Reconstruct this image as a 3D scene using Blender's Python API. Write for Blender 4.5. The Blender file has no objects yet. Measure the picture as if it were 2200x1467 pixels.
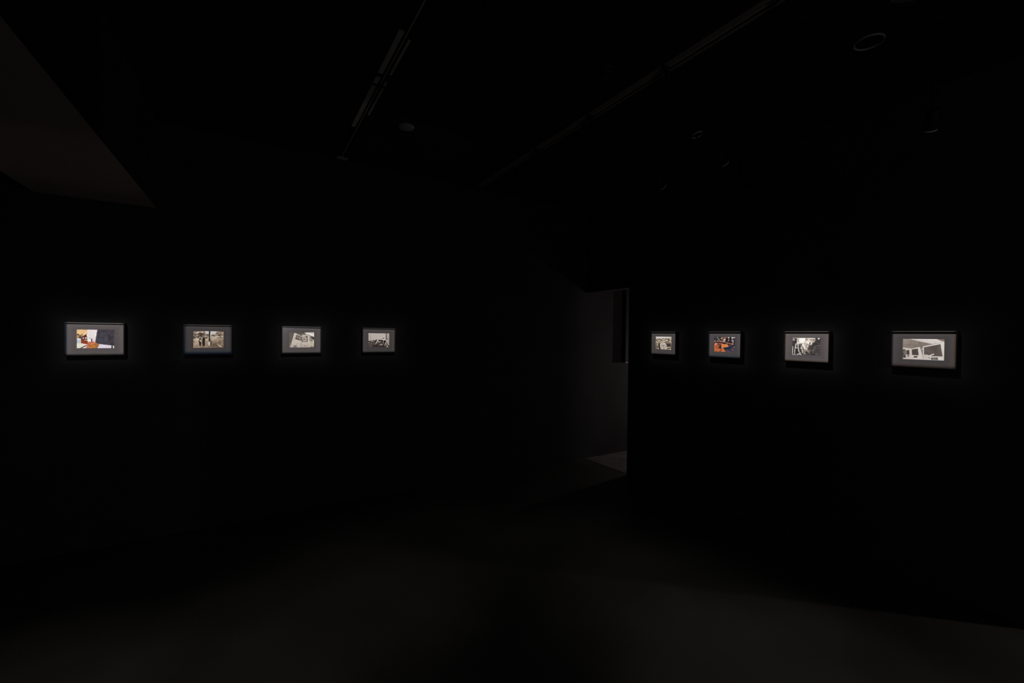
import bpy, bmesh, math, random
import numpy as np
from mathutils import Vector, Matrix

random.seed(4)
scene = bpy.context.scene
C = scene.collection

# ------------------------------------------------------------------ camera
# world axes follow the room: wall_left is the plane y = YL, wall_right the plane x = XR
F_PX, PITCH, ROLL, YAW = 923.24, -0.012757, 0.011349, 0.550759
cam_data = bpy.data.cameras.new('camera')
cam_data.sensor_width = 36.0
cam_data.lens = F_PX / 2200 * 36.0
cam_data.clip_start = 0.02
cam = bpy.data.objects.new('camera', cam_data)
C.objects.link(cam)
def _w(v):
    return Vector((v[0]*math.cos(YAW)+v[1]*math.sin(YAW), -v[0]*math.sin(YAW)+v[1]*math.cos(YAW), v[2]))
_X, _F = Vector((1, 0, 0)), Vector((0, math.cos(PITCH), math.sin(PITCH)))
_Z = Vector((0, -math.sin(PITCH), math.cos(PITCH)))
_R = _w(_X*math.cos(ROLL) + _Z*math.sin(ROLL))
_U = _w(_Z*math.cos(ROLL) - _X*math.sin(ROLL))
_B = -_w(_F)
cam.matrix_world = Matrix(((_R.x, _U.x, _B.x, 0), (_R.y, _U.y, _B.y, 0), (_R.z, _U.z, _B.z, 1.5), (0, 0, 0, 1)))
scene.camera = cam

# ------------------------------------------------------------------ world, exposure
world = bpy.data.worlds.new('world')
scene.world = world
world.use_nodes = True
world.node_tree.nodes['Background'].inputs[0].default_value = (0.5, 0.5, 0.6, 1)
world.node_tree.nodes['Background'].inputs[1].default_value = 0.0002
vs = scene.view_settings
vs.view_transform = 'Standard'
vs.look = 'None'
vs.exposure = 0.0
vs.gamma = 1.0
vs.use_curve_mapping = False
scene.cycles.sample_clamp_indirect = 2.0
POWER = 1.0          # overall strength of the framing projectors
FILL_POWER = 1.0      # strength of the added fill lamps out of view

# ------------------------------------------------------------------ room measures
YM, XM = 3.995, 3.489            # planes of the mats
BACK = 0.033                     # mat plane in front of the wall
YL, XR = YM + BACK, XM + BACK    # wall_left, wall_right
H = 3.03                         # ceiling
DOOR_Y0, DOOR_H = 3.315, 2.04    # doorway in wall_right beside the corner
PART_Y0 = 0.42                   # other end of the partition
WT = 0.14                        # partition thickness
ZMAT, ZPRINT = 1.4435, 1.4477
MW, MH, PW, PH = 0.2870, 0.2039, 0.1879, 0.1259

# ------------------------------------------------------------------ helpers
def bx(bm, x0, x1, y0, y1, z0, z1, bev=0):
    r = bmesh.ops.create_cube(bm, size=1.0)
    bmesh.ops.scale(bm, vec=(x1-x0, y1-y0, z1-z0), verts=r['verts'])
    bmesh.ops.translate(bm, vec=((x0+x1)/2, (y0+y1)/2, (z0+z1)/2), verts=r['verts'])
    if bev:
        es = list({e for v in r['verts'] for e in v.link_edges})
        bmesh.ops.bevel(bm, geom=es, offset=bev, segments=2, affect='EDGES', profile=0.6)

def lathe(bm, prof, n=40, axis_m=Matrix.Identity(4), close=False):
    """prof: list of (radius, z) revolved about local z, then moved by axis_m"""
    rings = []
    for r, z in prof:
        if r < 1e-6:
            rings.append([bm.verts.new(axis_m @ Vector((0, 0, z)))])
        else:
            rings.append([bm.verts.new(axis_m @ Vector((r*math.cos(2*math.pi*k/n), r*math.sin(2*math.pi*k/n), z))) for k in range(n)])
    prs = list(zip(rings, rings[1:]))
    if close:
        prs.append((rings[-1], rings[0]))
    for a, b in prs:
        for k in range(n):
            q = (k+1) % n
            if len(a) == 1 and len(b) == 1:
                continue
            if len(a) == 1:
                bm.faces.new((a[0], b[k], b[q]))
            elif len(b) == 1:
                bm.faces.new((a[k], b[0], a[q]))
            else:
                bm.faces.new((a[k], b[k], b[q], a[q]))

def tube(bm, pts, r, n=10):
    for p, q in zip(pts, pts[1:]):
        p, q = Vector(p), Vector(q)
        m = Matrix.Translation(p) @ (q-p).to_track_quat('Z', 'Y').to_matrix().to_4x4()
        lathe(bm, [(0, 0), (r, 0), (r, (q-p).length), (0, (q-p).length)], n, m)

def obj(name, bm, mat, parent=None, smooth=False):
    bmesh.ops.recalc_face_normals(bm, faces=bm.faces)
    me = bpy.data.meshes.new(name)
    bm.to_mesh(me)
    bm.free()
    o = bpy.data.objects.new(name, me)
    C.objects.link(o)
    if mat:
        me.materials.append(mat)
    if parent:
        o.parent = parent
    if smooth:
        for p in me.polygons:
            p.use_smooth = True
        me.set_sharp_from_angle(angle=math.radians(40))
    return o

def thing(name, label, cat, loc=(0, 0, 0), rotz=0, group=None):
    o = bpy.data.objects.new(name, None)
    C.objects.link(o)
    o.empty_display_size = 0.05
    o.location = loc
    o.rotation_euler = (0, 0, rotz)
    o['label'], o['category'] = label, cat
    if group:
        o['group'] = group
    return o

def struct(name, bm, mat, label=None):
    o = obj(name, bm, mat)
    o['kind'] = 'structure'
    if label:
        o['label'] = label
    return o

def srgb(v):
    v = np.asarray(v, float)/255.0
    return np.where(v <= 0.04045, v/12.92, ((v+0.055)/1.055)**2.4)

# ------------------------------------------------------------------ materials
def mat(name, col, rough=0.6, spec=0.5, metal=0.0, noise=0.0, nscale=8.0, bump=0.0, bscale=60.0, rnoise=0.0, detail=5.0):
    m = bpy.data.materials.new(name)
    m.use_nodes = True
    nt = m.node_tree
    b = nt.nodes['Principled BSDF']
    b.inputs['Base Color'].default_value = (*col, 1)
    b.inputs['Roughness'].default_value = rough
    b.inputs['Metallic'].default_value = metal
    b.inputs['Specular IOR Level'].default_value = spec
    tc = nt.nodes.new('ShaderNodeTexCoord')
    if noise or rnoise:
        n = nt.nodes.new('ShaderNodeTexNoise')
        n.inputs['Scale'].default_value = nscale
        n.inputs['Detail'].default_value = detail
        nt.links.new(tc.outputs['Object'], n.inputs['Vector'])
        if noise:
            r = nt.nodes.new('ShaderNodeValToRGB')
            r.color_ramp.elements[0].position = 0.3
            r.color_ramp.elements[1].position = 0.7
            r.color_ramp.elements[0].color = (*[max(0, c*(1-noise)) for c in col], 1)
            r.color_ramp.elements[1].color = (*[min(1, c*(1+noise)) for c in col], 1)
            nt.links.new(n.outputs['Fac'], r.inputs['Fac'])
            nt.links.new(r.outputs['Color'], b.inputs['Base Color'])
        if rnoise:
            mr = nt.nodes.new('ShaderNodeMapRange')
            mr.inputs['From Min'].default_value = 0.3
            mr.inputs['From Max'].default_value = 0.7
            mr.inputs['To Min'].default_value = rough-rnoise
            mr.inputs['To Max'].default_value = rough+rnoise
            nt.links.new(n.outputs['Fac'], mr.inputs['Value'])
            nt.links.new(mr.outputs['Result'], b.inputs['Roughness'])
    if bump:
        n2 = nt.nodes.new('ShaderNodeTexNoise')
        n2.inputs['Scale'].default_value = bscale
        n2.inputs['Detail'].default_value = 3
        nt.links.new(tc.outputs['Object'], n2.inputs['Vector'])
        bp = nt.nodes.new('ShaderNodeBump')
        bp.inputs['Strength'].default_value = bump
        bp.inputs['Distance'].default_value = 0.002
        nt.links.new(n2.outputs['Fac'], bp.inputs['Height'])
        nt.links.new(bp.outputs['Normal'], b.inputs['Normal'])
    return m

M = {
    'wall': mat('matt black wall paint', (0.055, 0.053, 0.055), 0.85, 0.15, noise=0.12, nscale=3, bump=0.15, bscale=180),
    'ceiling': mat('black ceiling paint', (0.050, 0.047, 0.050), 0.9, 0.08, noise=0.15, nscale=2),
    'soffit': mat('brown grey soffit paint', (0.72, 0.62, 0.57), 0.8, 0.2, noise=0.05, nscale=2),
    'floor': mat('dark polished concrete', (0.055, 0.052, 0.048), 0.46, 0.5, noise=0.22, nscale=1.6, rnoise=0.05, bump=0.05, bscale=30),
    'floor2': mat('grey concrete', (0.15, 0.145, 0.145), 0.5, 0.4, noise=0.25, nscale=5, bump=0.1, bscale=25),
    'strip': mat('threshold metal', (0.32, 0.31, 0.30), 0.35, 0.5, metal=0.6, noise=0.1, nscale=20),
    'frame': mat('black metal frame', (0.022, 0.020, 0.019), 0.45, 0.5, noise=0.08, nscale=40),
    'mat': mat('grey mat board', (0.078, 0.0705, 0.0725), 0.9, 0.1, noise=0.05, nscale=25, bump=0.1, bscale=400),
    'backing': mat('black backing board', (0.01, 0.01, 0.01), 0.9, 0.1, noise=0.1, nscale=20),
    'flange': mat('lit stretch of track flange', (0.80, 0.77, 0.70), 0.45, 0.5, noise=0.06, nscale=12),
    'flange2': mat('brown grey track flange', (0.40, 0.34, 0.30), 0.45, 0.5, noise=0.08, nscale=12),
    'channel': mat('black track channel', (0.02, 0.017, 0.014), 0.5, 0.4, noise=0.1, nscale=15),
    'rail': mat('copper rail', (0.78, 0.66, 0.45), 0.35, 0.5, metal=0.2, noise=0.1, nscale=15),
    'black': mat('black powder coat', (0.012, 0.012, 0.012), 0.6, 0.3, noise=0.1, nscale=30),
    'disc': mat('off white plastic', (0.46, 0.42, 0.41), 0.6, 0.4, noise=0.05, nscale=20),
    'ring': mat('grey trim ring', (0.50, 0.43, 0.44), 0.5, 0.5, noise=0.05, nscale=20),
    'rim': mat('pale lamp rim', (0.80, 0.79, 0.75), 0.4, 0.5, noise=0.05, nscale=20),
    'lens': mat('dark lens glass', (0.01, 0.01, 0.012), 0.08, 0.6, noise=0.05, nscale=30),
    'panel': mat('charcoal panel', (0.036, 0.032, 0.032), 0.7, 0.2, noise=0.08, nscale=6),
    'lip': mat('lit edge of panel lip', (0.50, 0.47, 0.45), 0.5, 0.4, noise=0.05, nscale=10),
}
# thin glazing: mostly clear, a faint mirror
g = bpy.data.materials.new('clear picture glazing')
g.use_nodes = True
nt = g.node_tree
nt.nodes.clear()
_o = nt.nodes.new('ShaderNodeOutputMaterial')
_t = nt.nodes.new('ShaderNodeBsdfTransparent')
_t.inputs[0].default_value = (0.985, 0.985, 0.985, 1)
_gl = nt.nodes.new('ShaderNodeBsdfGlossy')
_gl.inputs['Roughness'].default_value = 0.12
_mx = nt.nodes.new('ShaderNodeMixShader')
_mx.inputs[0].default_value = 0.01
nt.links.new(_t.outputs[0], _mx.inputs[1])
nt.links.new(_gl.outputs[0], _mx.inputs[2])
nt.links.new(_mx.outputs[0], _o.inputs[0])
M['glazing'] = g
# printed picture: the ink colours are stored on the sheet's own grid
pm = bpy.data.materials.new('photographic print')
pm.use_nodes = True
_a = pm.node_tree.nodes.new('ShaderNodeAttribute')
_a.attribute_name = 'ink'
_b = pm.node_tree.nodes['Principled BSDF']
_b.inputs['Roughness'].default_value = 0.7
_b.inputs['Specular IOR Level'].default_value = 0.15
pm.node_tree.links.new(_a.outputs['Color'], _b.inputs['Base Color'])
M['print'] = pm

# ------------------------------------------------------------------ room shell
X0, X1, Y0 = -4.2, 8.6, -4.2
bm = bmesh.new()
bx(bm, X0, XR+0.02, Y0, YL, -0.10, 0.0)
struct('floor', bm, M['floor'], 'dark polished concrete floor')
bm = bmesh.new()
bx(bm, XR+0.05, X1, Y0, YL, -0.10, 0.0)
struct('floor_corridor', bm, M['floor2'], 'grey concrete floor beyond the doorway')
bm = bmesh.new()
bx(bm, XR+0.02, XR+0.05, DOOR_Y0, YL, -0.10, 0.004)
bx(bm, XR+0.02, XR+0.05, Y0, DOOR_Y0, -0.10, 0.0)
struct('trim_1', bm, M['strip'], 'thin metal threshold strip in the doorway')
bm = bmesh.new()
bx(bm, X0, XR+0.06, YL, YL+0.15, -0.1, H+0.1)
struct('wall_left', bm, M['wall'], 'matt black wall')
bm = bmesh.new()
bx(bm, XR+0.06, X1, YL, YL+0.15, -0.1, H+0.1)
struct('wall_corridor', bm, M['wall'], 'black wall seen through the doorway')
bm = bmesh.new()
bx(bm, XR, XR+WT, PART_Y0, DOOR_Y0, 0.0, H)
bx(bm, XR, XR+WT, DOOR_Y0, YL, DOOR_H, H)
bx(bm, XR, XR+WT, -0.95, PART_Y0, DOOR_H, H)
bx(bm, XR, XR+WT, Y0, -0.95, 0.0, H)
struct('wall_right', bm, M['wall'], 'matt black partition wall with a doorway')
bm = bmesh.new()
bx(bm, XR+WT, X1, PART_Y0, PART_Y0+WT, 0.0, H)
struct('wall_light_block', bm, M['wall'])  # unseen wall, added to keep a fill lamp off the corridor wall
bm = bmesh.new()
bx(bm, X0, X1, Y0-0.15, Y0, -0.1, H+0.1)
struct('wall_back', bm, M['wall'])
bm = bmesh.new()
bx(bm, X0-0.15, X0, Y0-0.15, YL+0.15, -0.1, H+0.1)
struct('wall_side', bm, M['wall'])
bm = bmesh.new()
bx(bm, X1, X1+0.15, Y0-0.15, YL+0.15, -0.1, H+0.1)
struct('wall_far', bm, M['wall'])
# ceiling with two open slots for the lighting tracks and round cut-outs left to the fittings
TRACKS = [(0.640, 0.716), (1.978, 2.060)]
SLOT = [(0.668, 0.702), (2.007, 2.044)]
TY1 = [3.965, 3.965]
bm = bmesh.new()
xs = [X0] + [v for s in SLOT for v in s] + [X1]
for a, b in zip(xs[0::2], xs[1::2]):
    bx(bm, a, b, Y0, YL, H, H+0.10)
for (a, b), y1 in zip(SLOT, TY1):
    bx(bm, a, b, y1, YL, H, H+0.10)
    bx(bm, a, b, Y0, y1, H+0.075, H+0.10)
struct('ceiling', bm, M['ceiling'], 'black ceiling')
def slab(bm, z0, z1):
    """plan of the dropped soffit: its long edge runs slightly askew"""
    pl = [(-1.222, 0.9), (-0.6265, 0.9), (-0.573, YL), (-1.196, YL)]
    lo_ = [bm.verts.new((x, y, z0)) for x, y in pl]
    hi_ = [bm.verts.new((x, y, z1)) for x, y in pl]
    bm.faces.new(lo_)
    bm.faces.new(hi_)
    for k in range(4):
        q = (k+1) % 4
        bm.faces.new((lo_[k], lo_[q], hi_[q], hi_[k]))
bm = bmesh.new()
slab(bm, 2.4035, H)
struct('trim_2', bm, M['ceiling'], 'black dropped soffit box under the ceiling')
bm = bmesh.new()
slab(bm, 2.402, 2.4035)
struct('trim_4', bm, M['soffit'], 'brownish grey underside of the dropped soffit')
bm = bmesh.new()
bx(bm, XR-0.008, XR, 0.885, DOOR_Y0, H-0.030, H-0.022)
struct('trim_3', bm, M['frame'], 'thin black trim along the top of the partition wall')
bm = bmesh.new()
bx(bm, XR-0.016, XR, 0.745, 0.880, H-0.040, H-0.035)
bx(bm, XR-0.016, XR, 0.745, 0.880, H-0.026, H-0.021)
bx(bm, XR-0.005, XR, 0.745, 0.880, H-0.035, H-0.026)
struct('trim_5', bm, M['mat'], 'short pale rail piece at the top of the partition wall')

# ------------------------------------------------------------------ lighting tracks in the ceiling slots
for (a, b), (sa, sb), y1, lab in zip(TRACKS, SLOT, TY1, (
        'recessed lighting track with a joint and flanges coloured as part lit, above the left wall of pictures',
        'long thin recessed lighting track running towards the doorway corner')):
    t = thing('lighting_track', lab, 'track', ((a+b)/2, y1, H), 0, 'ceiling lighting tracks')
    cx, cy, cz = t.location
    if a < 1:  # flange stretches coloured pale where light catches them, black elsewhere
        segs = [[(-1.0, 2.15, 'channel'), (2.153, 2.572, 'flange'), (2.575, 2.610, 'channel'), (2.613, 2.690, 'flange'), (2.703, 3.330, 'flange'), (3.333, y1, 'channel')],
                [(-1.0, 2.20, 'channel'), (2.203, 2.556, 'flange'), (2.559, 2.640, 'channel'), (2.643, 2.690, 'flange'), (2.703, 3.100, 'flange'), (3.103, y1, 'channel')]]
    else:
        segs = [[(-1.0, 1.30, 'flange2'), (1.303, 2.70, 'flange2'), (2.703, y1, 'flange2')]]*2
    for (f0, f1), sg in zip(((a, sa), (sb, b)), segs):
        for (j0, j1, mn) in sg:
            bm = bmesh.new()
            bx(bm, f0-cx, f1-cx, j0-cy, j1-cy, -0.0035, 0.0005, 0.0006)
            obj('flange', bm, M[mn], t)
    for k in range(2):
        x = (sa, sb-0.004)[k]
        bm = bmesh.new()
        bx(bm, x-cx, x+0.004-cx, -1.0-cy, y1-cy, 0.0005, 0.06)
        obj('channel_side', bm, M['channel'], t)
    bm = bmesh.new()
    bx(bm, sa+0.004-cx, sb-0.004-cx, -1.0-cy, y1-cy, 0.050, 0.06)
    obj('channel_top', bm, M['channel'], t)
    bm = bmesh.new()
    w = (sa+sb)/2
    bx(bm, w-0.004-cx, w+0.004-cx, -1.0-cy, y1-cy, -0.001, 0.008, 0.001)
    bx(bm, w-0.0012-cx, w+0.0012-cx, -1.0-cy, y1-cy, 0.008, 0.050)
    obj('conductor_rail', bm, M['rail'], t)
    if a < 1:
        bm = bmesh.new()
        bx(bm, a-0.004-cx, b+0.004-cx, 2.690-cy, 2.703-cy, -0.009, 0.0, 0.001)
        obj('joint_clip', bm, M['black'], t)
        bm = bmesh.new()
        bx(bm, a+0.004-cx, b+0.02-cx, y1-0.012-cy, y1+0.03-cy, -0.012, 0.0, 0.002)
        obj('end_cap', bm, M['disc'], t)

# ------------------------------------------------------------------ small ceiling fittings
def at_ceiling(x, y):
    return (x, y, H)
t = thing('ceiling_disc', 'small round pale disc fitting flat on the black ceiling beside the lighting track', 'ceiling fitting', at_ceiling(0.990, 3.131))
bm = bmesh.new()
lathe(bm, [(0, -0.010), (0.044, -0.010), (0.052, -0.006), (0.056, 0.0), (0, 0.0)])
obj('cover', bm, M['disc'], t, True)
bm = bmesh.new()
lathe(bm, [(0.056, 0), (0.058, -0.002), (0.0605, 0), ], close=False)
obj('base_ring', bm, M['ring'], t, True)

def downlight(x, y, r, lab, inner, rm='ring'):
    t = thing('recessed_downlight', lab, 'downlight', at_ceiling(x, y), 0, 'unlit round ceiling downlights')
    bm = bmesh.new()
    lathe(bm, [(r*0.84, -0.001), (r*0.88, -0.006), (r*0.97, -0.006), (r, -0.001), (r, 0), (r*0.84, 0)], 56, close=True)
    obj('trim_ring', bm, M[rm], t, True)
    bm = bmesh.new()
    lathe(bm, [(r*0.84, -0.0005), (r*0.80, -0.0012), (r*0.5, -0.0012), (0, -0.0012)], 48)
    obj('baffle', bm, M['black'], t, True)
    if inner:
        bm = bmesh.new()
        lathe(bm, [(r*0.30, -0.0014), (r*0.33, -0.008), (r*0.44, -0.008), (r*0.47, -0.0014)], 40)
        obj('inner_ring', bm, M[rm], t, True)
        bm = bmesh.new()
        lathe(bm, [(0, -0.004), (r*0.22, -0.004), (r*0.27, -0.0014)], 32)
        obj('lamp_lens', bm, M['lens'], t, True)
downlight(2.711, 0.947, 0.066, 'larger round ceiling downlight ring near the right picture wall', False)
downlight(1.770, 1.855, 0.062, 'fainter round ceiling downlight ring beside the long lighting track', True, 'mat')

# ------------------------------------------------------------------ unlit spotlights near the right wall
def spotlight(px, py, pz, aim, lab, r=0.034, ln=0.12, top=H, rim='rim', opal=False):
    """head with its rim centre at (px,py,pz), looking along aim, hung by a stem"""
    aim = Vector(aim).normalized()
    back = Vector((px, py, pz)) - aim*ln*0.6
    t = thing('ceiling_spotlight', lab, 'spotlight', (back.x, back.y, top), 0, 'unlit black ceiling spotlights')
    off = Matrix.Translation(-Vector(t.location))
    m = off @ Matrix.Translation((px, py, pz)) @ aim.to_track_quat('Z', 'Y').to_matrix().to_4x4()
    bm = bmesh.new()
    lathe(bm, [(0, -ln), (r*0.8, -ln), (r*0.95, -ln*0.93), (r, -0.006), (r*0.93, -0.006), (r*0.6, -0.05), (0, -0.05)], 36, m)
    obj('head', bm, M['black'], t, True)
    bm = bmesh.new()
    lathe(bm, [(r*0.93, -0.006), (r*0.96, 0.0), (r*1.01, -0.001), (r*1.02, -0.008), (r, -0.008)], 44, m, True)
    obj('front_rim', bm, M[rim], t, True)
    bm = bmesh.new()
    if opal:
        lathe(bm, [(0, 0.010), (r*0.5, 0.007), (r*0.8, 0.0), (r*0.94, -0.006)], 36, m)
        obj('diffuser', bm, M['rim'], t, True)
    else:
        lathe(bm, [(0, -0.045), (r*0.6, -0.045)], 28, m)
        obj('lamp_lens', bm, M['lens'], t, True)
    if top - back.z > 0.02:
        bm = bmesh.new()
        tube(bm, [(0, 0, -0.012), (0, 0, back.z-top)], 0.006)
        obj('stem', bm, M['black'], t, True)
    bm = bmesh.new()
    lathe(bm, [(0, 0), (0.03, 0), (0.03, -0.012), (0.026, -0.014), (0, -0.014)], 32)
    obj('canopy', bm, M['black'], t, True)
spotlight(2.815, 2.005, 2.992, (0.12, -0.22, -0.95), 'black spotlight tucked against the ceiling with two pale rim glints', 0.040, 0.040)
spotlight(2.800, 2.300, 2.695, (0.85, 0.10, -0.52), 'black hanging spotlight nearest the doorway, its rim barely lit', 0.030, 0.10)
spotlight(2.785, 1.773, 2.700, (0.85, 0.10, -0.52), 'black hanging spotlight in the middle of its row, its rim barely lit', 0.030, 0.10)
spotlight(2.820, 0.735, 2.520, (0.55, 0.30, -0.78), 'black hanging spotlight with a thin bright rim glint, nearest the right edge', 0.028, 0.10)
spotlight(2.165, 0.635, 2.830, (0.05, 0.25, -0.95), 'pale faced spotlight cut off by the top edge of the view', 0.058, 0.09, opal=True)

# ------------------------------------------------------------------ dark box on the wall beyond the doorway
t = thing('wall_box', 'dark box hanging on the wall beyond the doorway, half hidden by the partition', 'wall box', (4.16, YL, 1.176))
bm = bmesh.new()
bx(bm, 0.0, 0.95, -0.062, 0.0, 0.006, 1.25, 0.002)
obj('body', bm, M['panel'], t)
bm = bmesh.new()
bx(bm, -0.004, 0.954, -0.066, 0.0, -0.006, 0.006, 0.001)
obj('bottom_lip', bm, M['lip'], t)  # pale colour stands for light caught along the bottom edge

# ------------------------------------------------------------------ painting the prints
NX, NY, SS = 144, 96, 3
class Sheet:
    """a small raster; coordinates are those of a quad q (tl, tr, br, bl) measured on the photograph"""
    def __init__(self, quad, base, seed=0):
        self.q = quad
        self.w, self.h = NX*SS, NY*SS
        self.a = np.ones((self.h, self.w, 3))*np.array(base, float)
        self.yy, self.xx = np.mgrid[0:self.h, 0:self.w]
        self.xx = (self.xx+0.5)/self.w
        self.yy = (self.yy+0.5)/self.h
        self.rng = np.random.RandomState(seed)
        self.contrast, self.mid, self.desat = 1.0, 125.0, 0.0
    def uv(self, x, y):
        (x0, y0), (x1, y1), (x2, y2), (x3, y3) = self.q
        u, v = 0.5, 0.5
        for _ in range(12):
            xl, xr = x0+(x3-x0)*v, x1+(x2-x1)*v
            u = (x-xl)/(xr-xl)
            yt, yb = y0+(y1-y0)*u, y3+(y2-y3)*u
            v = (y-yt)/(yb-yt)
        return u, v
    def put(self, m, c, al=1.0):
        m = (m*al)[..., None]
        self.a = self.a*(1-m) + np.array(c, float)*m
    def poly(self, pts, c, al=1.0):
        P = [self.uv(*p) for p in pts]
        ins = np.zeros(self.xx.shape, bool)
        for (xa, ya), (xb, yb) in zip(P, P[1:]+P[:1]):
            if ya == yb:
                continue
            k = ((ya > self.yy) != (yb > self.yy)) & (self.xx < (xb-xa)*(self.yy-ya)/(yb-ya)+xa)
            ins ^= k
        self.put(ins.astype(float), c, al)
    def rect(self, x0, y0, x1, y1, c, al=1.0):
        self.poly([(x0, y0), (x1, y0), (x1, y1), (x0, y1)], c, al)
    def ell(self, x, y, rx, ry, c, al=1.0, soft=0.15):
        u, v = self.uv(x, y)
        u2, _ = self.uv(x+rx, y)
        _, v2 = self.uv(x, y+ry)
        d = np.sqrt(((self.xx-u)/(u2-u))**2 + ((self.yy-v)/(v2-v))**2)
        self.put(np.clip((1+soft-d)/(2*soft), 0, 1), c, al)
    def line(self, pts, w, c, al=1.0):
        (x0, y0), (x1, y1), (x2, y2), (x3, y3) = self.q
        sx, sy = (x1-x0), (y3-y0)
        m = np.zeros(self.xx.shape)
        P = [self.uv(*p) for p in pts]
        for (xa, ya), (xb, yb) in zip(P, P[1:]):
            ax, ay, bx_, by_ = xa*sx, ya*sy, xb*sx, yb*sy
            dx, dy = bx_-ax, by_-ay
            L = dx*dx+dy*dy+1e-9
            t = np.clip(((self.xx*sx-ax)*dx + (self.yy*sy-ay)*dy)/L, 0, 1)
            d = np.hypot(self.xx*sx-ax-t*dx, self.yy*sy-ay-t*dy)
            m = np.maximum(m, np.clip((w/2-d)/3+0.5, 0, 1))
        self.put(m, c, al)
    def noise(self, n):
        g_ = self.rng.rand(n+2, int(n*1.5)+2)
        h, w = g_.shape
        fx, fy = self.xx*(w-1.001), self.yy*(h-1.001)
        ix, iy = fx.astype(int), fy.astype(int)
        ax, ay = fx-ix, fy-iy
        return (g_[iy, ix]*(1-ax)*(1-ay)+g_[iy, ix+1]*ax*(1-ay)+g_[iy+1, ix]*(1-ax)*ay+g_[iy+1, ix+1]*ax*ay)
    def mottle(self, pts, c, n, lo=0.35, hi=0.75, al=1.0):
        """blotches of colour c inside a polygon"""
        keep = self.a.copy()
        self.poly(pts, (1e3, 1e3, 1e3))
        inside = (self.a[..., 0] > 900).astype(float)
        self.a = keep
        m = np.clip((self.noise(n)-lo)/(hi-lo), 0, 1)*inside
        self.put(m, c, al)
    def grain(self, pts, n, amp, n2=None):
        """fine light and dark texture inside a polygon"""
        keep = self.a.copy()
        self.poly(pts, (1e3, 1e3, 1e3))
        inside = (self.a[..., 0] > 900).astype(float)
        self.a = keep
        f = (self.noise(n)-0.5)*2 + ((self.noise(n2)-0.5) if n2 else 0)
        self.a = self.a*(1+amp*f*inside)[..., None]
    def grad(self, x0, y0, x1, y1, c, al=1.0):
        """tint growing along a direction"""
        (ua, va), (ub, vb) = self.uv(x0, y0), self.uv(x1, y1)
        L = (ub-ua)**2+(vb-va)**2
        t = np.clip(((self.xx-ua)*(ub-ua)+(self.yy-va)*(vb-va))/L, 0, 1)
        self.put(t, c, al)
    def vertex_grid(self):
        v = (self.a-self.mid)*self.contrast+self.mid
        v = v*(1-self.desat)+v.mean(-1, keepdims=True)*self.desat
        lin = srgb(np.clip(v, 0, 255))
        b = lin.reshape(NY, SS, NX, SS, 3).mean((1, 3))
        return b

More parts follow.
